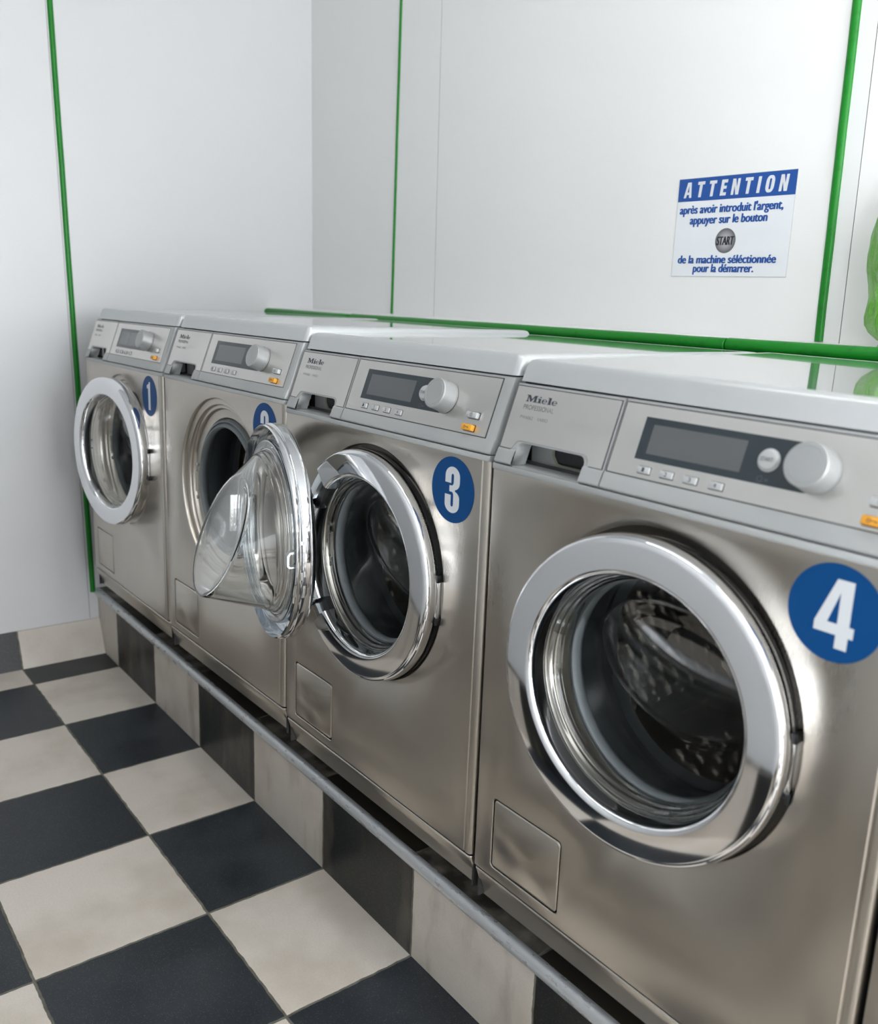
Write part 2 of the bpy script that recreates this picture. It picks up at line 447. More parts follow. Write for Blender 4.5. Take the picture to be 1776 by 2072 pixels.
# ================================================================== washing machine meshes (local: x 0..W, y=0 front panel, z=0 lower edge of panel)
W = .595; DX, DZ = .2975, .403      # porthole centre
SV = Vector((0, .0313, .087)).normalized(); SN = Vector((0, -SV.z, SV.y)); SP = Vector((0, .0065, .6567))
def sl(x, s, h=0.):               # point on the sloping fascia
    p = SP + SV*s + SN*h; return (x, p.y, p.z)
M = {}
def save(name, bm, mats, smooth=None):
    me = bpy.data.meshes.new(name); bmesh.ops.remove_doubles(bm, verts=bm.verts[:], dist=1e-6)
    bmesh.ops.recalc_face_normals(bm, faces=bm.faces[:]); bm.to_mesh(me); bm.free()
    for mm in (mats if isinstance(mats, (list, tuple)) else [mats]): me.materials.append(mm)
    if smooth is not None:
        for p in me.polygons: p.use_smooth = True
        me.set_sharp_from_angle(angle=math.radians(smooth))
    M[name] = me

# front panel
HX0, HX1, HZ0, HZ1 = .0365, .1797, .0155, .1330
RO = .2050
bm = bmesh.new()
fill(bm, [[(.003, 0), (.578, 0), (.578, .6275), (.003, .6275)], circ(DX, DZ, RO, 128), rrect(HX0, HX1, HZ0, HZ1, .008)], lambda u, v: (u, 0, v))
prof = [(.578,0),(.5795,.0014),(.5815,.0014),(.583,.0),(.588,.0003),(.5915,.0016),(.594,.0045),(.595,.008),(.595,.0095)]
stack(bm, [[(x, y, z) for x, y in prof] for z in (0, .6275)])
prof = [(.003,0),(.0012,.0008),(0,.003),(0,.0095)]
stack(bm, [[(x, y, z) for x, y in prof] for z in (0, .6275)])
stack(bm, [[(x, 0, 0) for x in (.003, .578)], [(x, .004, -.0) for x in (.003, .578)]])
# stamped recess round the porthole
revolve(bm, [(RO,0),(.2038,.0008),(.2028,.003),(.2022,.0085),(.1985,.0105),(.1905,.0108),(.189,.012),(.1885,.016),(.1870,.018),(.181,.0185),(.1795,.0205),(.178,.026),(.174,.028),(.160,.029),(.158,.031),(.157,.045)], DX, DZ, 128)
# recess round the service flap
lo = rrect(HX0, HX1, HZ0, HZ1, .008)
li = rrect(HX0+.0012, HX1-.0012, HZ0+.0012, HZ1-.0012, .007)
stack(bm, [[(u, 0, v) for u, v in lo], [(u, .0012, v) for u, v in li], [(u, .011, v) for u, v in li]], close=True)
save('front_panel', bm, STEEL, 35)
# service flap
bm = bmesh.new()
e = .0036
l0 = rrect(HX0+e, HX1-e, HZ0+e, HZ1-e, .006); l1 = rrect(HX0+e+.0018, HX1-e-.0018, HZ0+e+.0018, HZ1-e-.0018, .005)
stack(bm, [[(u, .0100, v) for u, v in l0], [(u, .0016, v) for u, v in l0], [(u, .0004, v) for u, v in [(a+(b-a)*.5, c+(d-c)*.5) for (a, c), (b, d) in zip(l0, l1)]], [(u, -.0002, v) for u, v in l1]], close=True)
bm.faces.new([bm.verts.new((u, -.0002, v)) for u, v in l1])
save('service_flap', bm, STEEL, 35)
# casing: open fronted box, black sides paint the shade between machines
bm = bmesh.new()
for a in ((.001,.004,.0095,.69,-.06,.622), (.5915,.5948,.0095,.69,-.06,.622), (.001,.004,.03,.69,.622,.635), (.591,.594,.03,.69,.622,.635), (.001,.004,.058,.69,.635,.745), (.591,.594,.058,.69,.635,.745), (.004,.591,.687,.69,-.06,.745), (.004,.591,.05,.69,-.066,-.060), (.004,.591,.05,.69,.742,.745),
          (HX0-.01, HX1+.01, .0105, .0125, HZ0-.01, HZ1+.01), (.004,.591,.052,.055,.60,.74), (.004,.591,.03,.033,-.06,.18), (.004,.591,.03,.033,.618,.64)):
    box(bm, *a)
save('casing', bm, GAP)
# trim strip above the panel
bm = bmesh.new()
pr = [(.004,.6262),(-.0022,.6262),(-.0032,.6270),(-.0032,.6332),(-.0022,.6345),(.034,.6345),(.034,.6262)]
def wrapx(pr, x0, x1, bev=.004):
    rows = []
    for x, k in ((x0, 1), (x0+bev*.3, .45), (x0+bev, 0), (x1-bev, 0), (x1-bev*.3, .45), (x1, 1)):
        rows.append([(x, y + k*bev*(1 if y < .02 else 0), z) for y, z in pr])
    return rows
R = stack(bm, wrapx(pr, .0, .5955), close=True); bm.faces.new(R[0][::-1]); bm.faces.new(R[-1])
save('trim_strip', bm, PLAST, 35)
# kick panel
bm = bmesh.new()
pr = [(.008,-.0035),(.002,-.0040),(.0005,-.006),(.0015,-.009),(.0075,-.026),(.0105,-.0285),(.0235,-.0640),(.027,-.0665),(.05,-.0665),(.05,-.0035)]
R = stack(bm, wrapx(pr, .001, .594, .005), close=True); bm.faces.new(R[0][::-1]); bm.faces.new(R[-1])
save('kick_panel', bm, STEEL, 40)
bm = bmesh.new(); a, b = prism(bm, circ(0, 0, .018, 24), lambda u, v, h: (u, v, h), -.150+.0005, -.066); save('foot', bm, BLACK, 40)

# fascia profile helper: body of drawer / control panel between x0 and x1
def fascia(bm, x0, x1, left=False, right=False, mi=0):
    pts = []
    pr = [(.11,.6365),(.004,.6355),(-.0008,.6360),(-.0024,.6374),(-.0027,.6388),(-.0022,.6402),(.0040,.6545)]
    for s in (0., .045, .0925): p = SP + SV*s + SN*.0; pts.append((p.y, p.z))
    pr += pts + [(.0445,.7440),(.11,.7440)]
    rows = []
    cols = []
    if left: cols += [(x0, .007), (x0+.0008, .0035), (x0+.0028, .001), (x0+.0060, 0)]
    else: cols += [(x0, .0012), (x0+.0010, 0)]
    if right: cols += [(x1-.0120, 0), (x1-.0110, 0), (x1-.0050, .0008), (x1-.0016, .0026), (x1, .0060)]
    else: cols += [(x1-.0010, 0), (x1, .0012)]
    for x, k in cols:
        rows.append([(x, y + (k if 0 < i < len(pr)-1 else 0), z) for i, (y, z) in enumerate(pr)])
    R = stack(bm, rows, mi=mi, close=True); bm.faces.new(R[0][::-1]).material_index = mi; bm.faces.new(R[-1]).material_index = mi

# detergent drawer with the grip opening cut in its lower edge
bm = bmesh.new()
GX0, GX1, GZ = .0385, .163, .6675
def frontpt(x, z):
    # y of the fascia surface at height z
    tab = [(.6362,-.0010),(.6374,-.0024),(.6388,-.0027),(.6402,-.0022),(.6545,.0040),(.6567,.0065)]
    if z >= .6567: y = .0065 + (z-.6567)*.0313/.087
    else:
        y = tab[0][1]
        for (za, ya), (zb, yb) in zip(tab, tab[1:]):
            if za <= z <= zb: y = ya + (yb-ya)*(z-za)/(zb-za)
    k = 0
    if x < .006: k = (.006-x)**2/.006**2*.006
    return (x, y + k, z)
def shell(loops, depth=.03):
    "front face following the fascia, with side walls"
    for lp in loops:
        stack(bm, [[frontpt(u, v) for u, v in lp], [(u, frontpt(u, v)[1]+depth, v) for u, v in lp]], close=True)
def strips(x0, x1, z0, z1):
    zs = sorted({z0, z1, *[z for z in (.6362,.6374,.6388,.6402,.6480,.6545,.6567,.69,.72) if z0 < z < z1]})
    xs_ = sorted({x0, x1, *[x for x in (.001,.002,.0035,.006) if x0 < x < x1]})
    stack(bm, [[frontpt(x, z) for x in xs_] for z in zs])
strips(0, GX0, .6362, .7436); strips(GX1, .1968, .6362, .7436); strips(GX0, GX1, GZ, .7436)
# rounded upper corners of the opening and its return walls
for cx, sgn in ((GX0, 1), (GX1, -1)):
    r = .010
    c = [frontpt(cx, GZ), frontpt(cx, GZ-r)] + [frontpt(cx + sgn*(r - r*math.cos(a)), GZ - r + r*math.sin(a)) for a in (PI/8, PI/4, 3*PI/8)] + [frontpt(cx+sgn*r, GZ)]
    bm.faces.new([bm.verts.new(p) for p in c])
path = [(GX0, .6362), (GX0, GZ-.010)] + [(GX0+.010-.010*math.cos(a), GZ-.010+.010*math.sin(a)) for a in (PI/8, PI/4, 3*PI/8, PI/2)] + [(GX1-.010+.010*math.sin(a), GZ-.010+.010*math.cos(a)) for a in (0, PI/8, PI/4, 3*PI/8)] + [(GX1, GZ-.010), (GX1, .6362)]
stack(bm, [[frontpt(*p) for p in path], [(p[0]+(.004 if p[0] < .1 else -.004), frontpt(*p)[1]+.022, p[1]) for p in path]])
stack(bm, [[frontpt(0, z) for z in (.6362,.6374,.6388,.6402,.6545,.6567,.7436)], [(0, .05, z) for z in (.6362,.6374,.6388,.6402,.6545,.6567,.7436)]])
stack(bm, [[frontpt(.1968, z) for z in (.6362,.6374,.6388,.6402,.6545,.6567,.7436)], [(.1968, .05, z) for z in (.6362,.6374,.6388,.6402,.6545,.6567,.7436)]])
for x0, x1 in ((0, GX0), (GX1, .1968)): stack(bm, [[frontpt(x, .6362) for x in (x0, x1)], [(x, .05, .6362) for x in (x0, x1)]])
stack(bm, [[frontpt(x, .7436) for x in (0, .1968)], [(x, .06, .7436) for x in (0, .1968)]])
# inside of the grip: back wall, black hollow and the worn seal round it
box(bm, GX0-.01, GX1+.01, .046, .049, .636, GZ+.02, 0)
box(bm, GX0, GX1, .0, .049, .6348, .6358, 0)
save('detergent_drawer', bm, PLAST, 22)
bm = bmesh.new()
hl = [(.078,.6400),(.085,.6385),(.142,.6385),(.160,.6450),(.160,.672),(.070,.672),(.070,.651)]
hi = [(a*.9+.1*.115, b*.88+.12*.656) for a, b in hl]
f3 = lambda u, v, h: (u, .0455-h, v)
a, b = prism(bm, hl, f3, 0, .0014, 0, top=False); 
stack(bm, [[f3(u, v, .0014) for u, v in hl], [f3(u, v, .0014) for u, v in hi]], mi=0, close=True)
bm.faces.new([bm.verts.new(f3(u, v, .0006)) for u, v in hi]).material_index = 1
save('grip_hollow', bm, [mat('yellowed_seal', (.30, .30, .22), .6), BLACK])
# steel plate on the drawer, notched above the grip
bm = bmesh.new()
pl = [(.0065,.0882),(.0065,.0008),(.0280,.0004),(.0325,.0070),(.0365,.0122),(.0420,.0140),(.158,.0140),(.1640,.0125),(.1685,.0080),(.1700,.0004),(.1930,.0004),(.1930,.0882)]
prism(bm, pl, lambda u, v, h: sl(u, v, h), .0002, .0010, 0)
dk = [(.0052,.0894),(.0052,-.0003),(.0272,-.0005),(.0315,.0078),(.0358,.0133),(.0415,.0152),(.1585,.0152),(.1650,.0135),(.1697,.0085),(.1711,-.0005),(.1942,-.0005),(.1942,.0894)]
prism(bm, dk, lambda u, v, h: sl(u, v, h), -.0002, .00035, 1)
save('drawer_plate', bm, [STEEL_PLATE, BLACK])
# maker's lettering
bm = bmesh.new()
SER = {'M': [[(0,0),(.34,0),(.34,.11),(.25,.11),(.25,.70),(.52,0),(.60,0),(.90,.68),(.90,.11),(.80,.11),(.80,0),(1.26,0),(1.26,.11),(1.17,.11),(1.17,.89),(1.26,.89),(1.26,1),(.90,1),(.64,.42),(.40,1),(0,1),(0,.89),(.12,.89),(.12,.11),(0,.11)]],
       'i': [[(0,0),(.46,0),(.46,.10),(.37,.10),(.37,.66),(0,.66),(0,.56),(.10,.56),(.10,.10),(0,.10)], [(.12,.80),(.26,.76),(.42,.86),(.26,.98)]],
       'l': [[(0,0),(.46,0),(.46,.10),(.37,.10),(.37,1.02),(0,1.02),(0,.92),(.10,.92),(.10,.10),(0,.10)]]}
def el(cx, cy, rx, ry, n=20, a0=0, a1=2*PI, end=False):
    return [(cx+rx*c, cy+ry*s) for c, s in circ(0, 0, 1, n, a0, a1, end)]
E_OUT = el(.28, .33, .30, .35, 22, 0.0, 1.78*PI, True) 
e_poly = [(.58,.29)] + el(.28,.33,.30,.35,20,0.03,1.80*PI,True) + [(.47,.17)] + el(.31,.30,.17,.22,6,1.72*PI,1.15*PI,True) + [(.14,.29)]
e_hole = [(.16,.38),(.44,.38)] + el(.30,.38,.14,.24,7,.05,PI-.05,True)
u = .0275; k = .0093; adv = .0275
def glyph(ch, u0, k, v0, f, mi):
    if ch == 'e':
        fill(bm, [[(u0+a*k*1.0, v0+b*k) for a, b in e_poly], [(u0+a*k, v0+b*k) for a, b in e_hole]], f, mi); return .62
    for lp in SER[ch]: fill(bm, [[(u0+a*k, v0+b*k) for a, b in lp]], f, mi)
    return {'M': 1.30, 'i': .50, 'l': .50}[ch]
F = lambda a, b: sl(a, b, .00115)
x = .0288
for ch in 'Miele':
    Fx = (lambda a, b, x=x: F(x + (a-x)*1.80, b))
    x += 1.80*.0093*glyph(ch, x, .0093, .0682, Fx, 0) 
text(bm, 'PROFESSIO', .0283, .0698, .0575, .0640, F, 1)
text(bm, 'NAL', .0703, .0855, .0575, .0640, F, 2)
text(bm, 'PW6062', .0275, .0520, .0440, .0486, F, 2)
text(bm, 'VARIO', .0605, .0800, .0440, .0486, F, 2)
save('lettering', bm, [INK, INKL, INKF])

# control panel
bm = bmesh.new(); fascia(bm, .1985, .5955, right=True); save('control_panel', bm, PLAST, 30)
bm = bmesh.new()
prism(bm, [(.2020,.0008),(.5740,.0008),(.5740,.0882),(.2020,.0882)], sl, .0002, .0010, 0)
prism(bm, [(.2005,-.0005),(.5755,-.0005),(.5755,.0896),(.2005,.0896)], sl, -.0002, .00035, 1)
save('control_plate', bm, [STEEL_PLATE, BLACK])
bm = bmesh.new()
R_ = .0258; sc_ = (.0225+.0741)/2
dl = [(.2375, .0225), *[(.4525+R_*math.cos(a), sc_+R_*math.sin(a)) for a in [-PI/2 + PI*i/20 for i in range(21)]], (.2375, .0741)]
prism(bm, dl, sl, .0005, .0017, 0)
C_ = lambda a, b: sl(a, b, .00185)
fill(bm, [circ(.405,.0283,.0033,20), circ(.405,.0283,.0029,20)], C_, 1)
for a in (.4115,.4135): fill(bm, [[(a,.0268),(a+.0006,.0268),(a+.0006,.0295),(a,.0295)]], C_, 1)
save('display_window', bm, [DISP, INKL])
bm = bmesh.new(); prism(bm, rrect(.2518,.3790,.0305,.0660,.0008,2), sl, .0012, .0020); save('screen', bm, SCREEN)
for n, cx in enumerate((.2570, .2900, .3232, .3570)):
    bm = bmesh.new()
    box(bm, cx-.0090, cx+.0090, .0065, .0148, .0006, .0042, 0, .0009, 2, f=sl)
    text(bm, str(n+1), cx-.0018, cx+.0018, .0082, .0134, lambda a, b: sl(a, b, .00435), 1)
    prism(bm, rrect(cx-.0097,cx+.0097,.0058,.0155,.001,2), sl, .0006, .0013, 2)
    save('program_button_%d' % (n+1), bm, [BTN, INK, BLACK], 40)
bm = bmesh.new()
rows = [[sl(u, v, h) for u, v in circ(.4090,.0492,r,40)] for r, h in ((.0128,.0015),(.0128,.0022),(.0118,.0024),(.0114,.0045),(.0106,.0056),(.0085,.0062))]
R = stack(bm, rows, close=True); bm.faces.new(R[-1])
text(bm, 'START', .4018, .4162, .0470, .0515, lambda a, b: sl(a, b, .0067), 1)
save('start_button', bm, [BTN, INK], 40)
bm = bmesh.new()
KC = (.4640, .0480)
rows = [[sl(u, v, h) for u, v in circ(*KC, r, 72)] for r, h in ((.0250,.0016),(.0250,.0030),(.0240,.0034),(.0238,.022),(.0236,.0262),(.0226,.0276),(.0190,.0279),(.0187,.0275),(.0184,.0279),(.010,.0281))]
R = stack(bm, rows, close=True); bm.faces.new(R[-1])
save('selector_knob', bm, KNOB, 30)
bm = bmesh.new(); box(bm, .5265, .5495, .0240, .0328, .0006, .0080, 0, .0010, 2, f=sl)
prism(bm, rrect(.5255,.5508,.0232,.0340,.001,2), sl, .0006, .0013, 1)
F5 = lambda a, b: sl(a, b, .00815)
fill(bm, [circ(.5380,.0284,.0030,20), circ(.5380,.0284,.0025,20)], F5, 2); fill(bm, [[(.5377,.0270),(.5383,.0270),(.5383,.0298),(.5377,.0298)]], F5, 2)
save('power_button', bm, [BTN, BLACK, INKL], 40)
bm = bmesh.new(); box(bm, .5240, .5470, .0050, .0142, .0006, .0085, 0, .0014, 2, f=sl)
prism(bm, rrect(.5230,.5482,.0042,.0152,.001,2), sl, .0006, .0013, 1)
F6 = lambda a, b: sl(a, b, .00870)
fill(bm, [circ(.5320,.0096,.0021,16), circ(.5320,.0096,.0013,16)], F6, 2)
fill(bm, [[(.5341,.0092),(.5400,.0092),(.5400,.0078),(.5408,.0078),(.5408,.0100),(.5341,.0100)]], F6, 2); fill(bm, [[(.5383,.0080),(.5390,.0080),(.5390,.0093),(.5383,.0093)]], F6, 2)
save('key_button', bm, [ORANGE, BLACK, INK], 40)

# lid
bm = bmesh.new()
def lidloop(k, z, dy=0):  # outline inset by k
    x0, x1, y0, y1 = -.0005+k, .5960-k, .0405+dy+k*.6, .640-k
    return [(u, v, z) for u, v in rrect(x0, x1, y0, y1, .011, 6)]
rows = [lidloop(0, .7462), lidloop(.0002, .7490, .0012), lidloop(.0008, .7650, .0068), lidloop(.0022, .7705, .0085), lidloop(.0050, .7742, .0096), lidloop(.0090, .7758, .0110), lidloop(.020, .7762, .0120)]
R = stack(bm, rows, close=True); bm.faces.new(R[0][::-1])
li = [(u, v, .7762) for u, v in rrect(.021, .575, .074, .618, .004, 6)]
fill(bm, [[(p[0], p[1]) for p in rows[-1]], [(p[0], p[1]) for p in li]], lambda a, b: (a, b, .7762))
stack(bm, [li, [(u, v, .7745) for u, v in rrect(.0218, .5742, .0748, .6172, .0035, 6)]], close=True)
save('lid', bm, LIDM, 35)
bm = bmesh.new(); prism(bm, rrect(.0222,.5738,.0752,.6168,.0035,6), lambda u, v, h: (u, v, h), .7725, .7759)
save('lid_panel', bm, LIDTOP)

# gasket and drum
bm = bmesh.new()
revolve(bm, [(.1570,.034),(.1560,.026),(.1530,.022),(.1500,.022),(.1485,.026),(.1470,.022),(.1440,.018),(.1400,.017),(.1372,.020),(.1365,.027),(.1395,.034),(.1450,.037),(.1500,.045),(.1570,.050)], DX, DZ, 96, closed_prof=True)
save('gasket', bm, RUBBER, 50)
bm = bmesh.new()
revolve(bm, [(.1500,.040),(.1470,.060),(.1520,.085),(.1650,.100),(.1640,.112),(.1500,.118)], DX, DZ, 96); save('bellows', bm, DARKR, 60)
bm = bmesh.new()
revolve(bm, [(.1500,.118),(.1520,.122),(.156,.124),(.200,.126),(.225,.130),(.234,.140)], DX, DZ, 96)
# barrel with honeycomb pillows
NA, NY = 300, 72; rows = []
cw = 2*PI*.236/44
for j in range(NY+1):
    y = .140 + .30*j/NY; row = []
    for i in range(NA):
        a = 2*PI*i/NA; p = a*.236/cw; q = (y-.14)/(cw*.866)
        best = 9
        for jj in (math.floor(q), math.floor(q)+1):
            off = .5*(jj % 2); ii = round(p-off)+off
            best = min(best, math.hypot(p-ii, (q-jj)*.866))
        r = .236 - .0065*max(0, 1-(best/.55)**2)
        row.append((DX + r*math.cos(a), y, DZ + r*math.sin(a)))
    rows.append(row)
stack(bm, rows, close=True)
revolve(bm, [(.236,.44),(.20,.452),(.10,.458),(.06,.445),(.0005,.445)], DX, DZ, 96)
save('drum', bm, DRUM, 50)
for k in range(3):
    a = PI*(.5 + 2*k/3) + .35
    bm = bmesh.new()
    def lf(t, y, h, a=a):   # t along the circumference
        r = .234 - h; return (DX + r*math.cos(a+t/.22), y, DZ + r*math.sin(a+t/.22))
    rows = [[lf(t, y, h) for t, h in ((-.040,0),(-.028,.012),(-.010,.052),(0,.058),(.010,.052),(.028,.012),(.040,0))] for y in (.15,.20,.29,.38,.43)]
    R = stack(bm, rows); bm.faces.new(R[0][::-1]); bm.faces.new(R[-1])
    save('lifter_%d' % k, bm, DRUM, 40)

# door, local frame: centre of the porthole, y = depth into the machine
def door_ring(bm, a0=0., a1=2*PI):
    prof = [(.1960,.0000),(.1995,-.0004),(.2003,-.0012),(.2004,-.0110),(.1998,-.0165),(.1986,-.0205),(.1964,-.0230),(.1938,-.0244),(.1918,-.0249),(.1908,-.02495),(.1600,-.02495),(.1590,-.0249),(.1565,-.0240),(.1540,-.0218),(.1525,-.0180),(.1512,-.0110),(.1508,.0),(.1508,.0045),(.1535,.0045),(.1550,-.012),(.1600,-.0190),(.1860,-.0190),(.1935,-.0165),(.1955,-.0100),(.1955,-.0010)]
    full = a1-a0 > 6.28
    revolve(bm, prof, 0, 0, 160 if full else int(160*(a1-a0)/(2*PI)), a0, a1, closed_prof=True)
bm = bmesh.new(); door_ring(bm); save('door_ring', bm, CHROME, 32)
bm = bmesh.new(); revolve(bm, [(.1960,-.0020),(.1975,.0002),(.1975,.0100),(.1950,.0120),(.1950,-.0020)], 0, 0, 128); save('rear_frame', bm, BLACK, 40); me = M['rear_frame'].copy(); me.materials[0] = CHROME; M['rear_frame_bright'] = me
# ring with the handle gap at the left (towards the neighbour)
RAD = math.radians
bm = bmesh.new(); door_ring(bm, RAD(-133), RAD(130)); save('door_ring_gap', bm, CHROME, 32)
bm = bmesh.new(); door_ring(bm, RAD(151), RAD(217)); save('door_handle', bm, CHROME, 32)
# handle part of the ring, pushed in
bm = bmesh.new()
prof = [(.1965,.0050),(.1990,.0020),(.1985,-.0060),(.1930,-.0095),(.1600,-.0100),(.1550,-.0060),(.1530,.0045)]
revolve(bm, prof, 0, 0, 60, RAD(127), RAD(231), closed_prof=True)
save('handle_recess', bm, BLACK, 32)
bm = bmesh.new()
def bowl_pt(a, t):
    "a angle round the rim, t 0..1 down the wall, returns x, depth, z"
    rim = .1520; md = .1405; dm = .028
    ze = .107*math.sin(a)
    de = .098 - .40*ze
    # beaded collar near the rim, then the tapering body of the bowl
    if t < .35:
        k = t/.35; r = rim + (md-rim)*k - .0011*math.sin(k*6*PI)*(1-k*.5)
        return Vector((r*math.cos(a), .004 + (dm-.004)*k, r*math.sin(a)))
    k = (t-.35)/.65; q = k + .25*math.sin(k*PI)
    p0 = Vector((md*math.cos(a), dm, md*math.sin(a))); p1 = Vector((.127*math.cos(a), de, ze))
    p = p0.lerp(p1, k); return p
NAa = 120
rows = []
rows.append([Vector((.1690*math.cos(2*PI*i/NAa), .0060, .1690*math.sin(2*PI*i/NAa))) for i in range(NAa)])
rows.append([Vector((.1600*math.cos(2*PI*i/NAa), .0055, .1600*math.sin(2*PI*i/NAa))) for i in range(NAa)])
for j in range(37):
    t = j/36*.97; rows.append([bowl_pt(2*PI*i/NAa, t) for i in range(NAa)])
def cap_pt(a, s):    # s 1 at the edge, 0 in the middle
    e = bowl_pt(a, 1.0); c = Vector((0, .098, 0))
    p = c.lerp(e, s); 
    rim = max(0, (s-.80)/.20); n = Vector((0, 1, .42)).normalized()
    return p - n*(.0065*(1-s*s)) + n*(.0035*math.sin(min(1, rim)*PI/2) - .0035)
for s in (.985, .96, .92, .88, .82, .74, .62, .5, .36, .22, .1): rows.append([cap_pt(2*PI*i/NAa, s) for i in range(NAa)])
R = stack(bm, rows, close=True); bm.faces.new(R[-1])
bmesh.ops.recalc_face_normals(bm, faces=bm.faces[:])
# thickness
th = .0035
bm.normal_update()
vs0 = list(bm.verts); idx = {v: i for i, v in enumerate(vs0)}
ctr = Vector((0, -.05, 0)); sgn = 1 if sum((v.normal.dot(v.co-ctr) for v in vs0)) > 0 else -1
nv = [bm.verts.new(v.co - v.normal*th*sgn) for v in vs0]
for fc in list(bm.faces): bm.faces.new([nv[idx[v]] for v in reversed(fc.verts)])
for i in range(NAa):
    a, b = R[0][i], R[0][(i+1) % NAa]; bm.faces.new((a, b, nv[idx[b]], nv[idx[a]]))
save('glass_bowl', bm, GLASS, 60)
# inner side of an open door: sheet steel pan, clamp ring and locking hook
bm = bmesh.new()
revolve(bm, [(.1958,.0095),(.1955,-.0080),(.1930,-.0150),(.1880,-.0165),(.1760,-.0165),(.1720,-.0120),(.1700,.0020),(.1690,.0040),(.1660,.0040)], 0, 0, 128)
save('door_liner', bm, CHROME_IN, 32)
bm = bmesh.new()
box(bm, -.196, -.168, -.006, .004, -.038, .030, 0, .001)
hook = [(0,0),(.017,.0),(.021,.004),(.021,.022),(.016,.028),(0,.030)]
hin = [(0,.003),(.015,.003),(.0175,.0055),(.0175,.020),(.0145,.0245),(0,.0265)]
n = len(hook)
for x0, x1 in ((-.188, -.176),):
    A = [(x0, .004+d, z-.018) for d, z in hook]; B = [(x1, .004+d, z-.018) for d, z in hook]
    Ai = [(x0, .004+d, z-.018) for d, z in hin]; Bi = [(x1, .004+d, z-.018) for d, z in hin]
    stack(bm, [Ai, A, B, Bi, Ai])
save('locking_hook', bm, ZINC, 30)
bm = bmesh.new()   # hinge leaf at the right of the porthole
box(bm, .1965, .2008, -.003, .030, -.048, .030, 0, .0018)
for z in (-.046, .024): box(bm, .1970, .2016, -.004, .012, z-.003, z+.009, 1, .001)
save('hinge', bm, [CHROME, BLACK], 30)
bm = bmesh.new()   # lock opening in the recess of the body
x0 = DX-.1775
for z0, z1, a, b in ((-.030,-.026,0,.012),(.014,.018,0,.012),(-.026,.014,0,.003),(-.026,.014,.009,.012)):
    box(bm, x0+a, x0+b, .0225, .0262, DZ-.005+z0, DZ-.005+z1, 0)
for z in (-.045, .033):
    rows = [[(x0+.006+r*math.cos(t), y, DZ-.005+z+r*math.sin(t)) for t in [2*PI*i/12 for i in range(12)]] for r, y in ((.0045,.0275),(.0045,.0240),(.003,.0225))]
    R = stack(bm, rows, 1, close=True); bm.faces.new(R[-1]).material_index = 1
save('lock_catch', bm, [CREAMP, ZINC], 30)

# number stickers
SX, SZ, SR = .5135, .5705, .0502
bm = bmesh.new(); a, b = prism(bm, circ(SX, SZ, SR, 72), lambda u, v, h: (u, -h, v), .0001, .0005); save('number_sticker', bm, BLUE)
def arc(cx, cy, rx, ry, a0, a1, n=10):
    return [(cx+rx*math.cos(math.radians(a0+(a1-a0)*i/(n-1))), cy+ry*math.sin(math.radians(a0+(a1-a0)*i/(n-1)))) for i in range(n)]
DIG = {
 '3': [[(-.35,.20)] + arc(0,.41,.35,.29,180,0,16) + arc(.03,.24,.32,.24,0,-72,7) + arc(.03,-.24,.32,.22,72,0,7) + arc(0,-.42,.35,.28,0,-180,16) + [(-.35,-.16),(-.06,-.16)] + arc(0,-.44,.06,.07,180,360,8) + arc(-.02,-.18,.08,.12,0,80,6) + [(-.14,-.06),(-.14,.13)] + arc(-.04,.24,.10,.11,-90,0,6) + arc(0,.42,.06,.07,0,180,8) + [(-.06,.20)]],
 '4': [[(-.02,.70),(.34,.70),(.34,-.20),(.44,-.20),(.44,-.43),(.34,-.43),(.34,-.70),(.08,-.70),(.08,-.43),(-.40,-.43),(-.40,-.24)], [(.08,.44),(.08,-.20),(-.13,-.20)]],
 '1': [[(.02,.70),(.16,.70),(.16,-.70),(-.13,-.70),(-.13,.36),(-.30,.36),(-.30,.52),(-.14,.56),(-.04,.62)]],
 '2': [[(-.35,.16),(-.35,.42)] + arc(0,.41,.35,.29,180,0,16) + [(.35,.22),(.28,.02),(.02,-.40),(-.0,-.46),(.34,-.46),(.34,-.70),(-.36,-.70),(-.36,-.47),(.02,.08)] + [(.06,.22)] + arc(0,.42,.06,.07,0,180,8) + [(-.06,.16)]],
}
for d, lps in DIG.items():
    bm = bmesh.new(); fill(bm, [[(SX + a*SR*.98, SZ + b*SR) for a, b in lp] for lp in lps], lambda u, v: (u, -.00075, v)); save('numeral_' + d, bm, WHITEV)

# ------------------------------------------------------------------ assembling a machine
def part(name, key, parent, loc=None, rot=None, label=None):
    o = inst(name, M[key], parent, loc, rot)
    if label: o['label'] = label
    return o
P_ = .608368
POSE = {1: (-.0026127, .0043645, .0031841, -.0087360, -.0080056, -.0047974), 2: (.0040119, -.0045612, .0081862, .0067794, -.0013143, -.0091977),
        3: (-.0001847, .0012889, -.0033737, -.0003210, -.0003254, -.0022202), 4: (-.0012140, -.0010923, -.0079965, .0041660, .0061175, .0088271), 5: (-.0065, 0, -.004, .002, 0, 0)}
LABEL = {1: 'stainless steel washing machine numbered 1 at the left wall, door slightly ajar',
         2: 'stainless steel washing machine numbered 2 with its round glass door swung wide open',
         3: 'stainless steel washing machine numbered 3, closed, partly covered by an open door',
         4: 'stainless steel washing machine numbered 4, the nearest and largest one, door pushed to',
         5: 'washing machine at the right edge of the photo, only a sliver of its panel visible'}
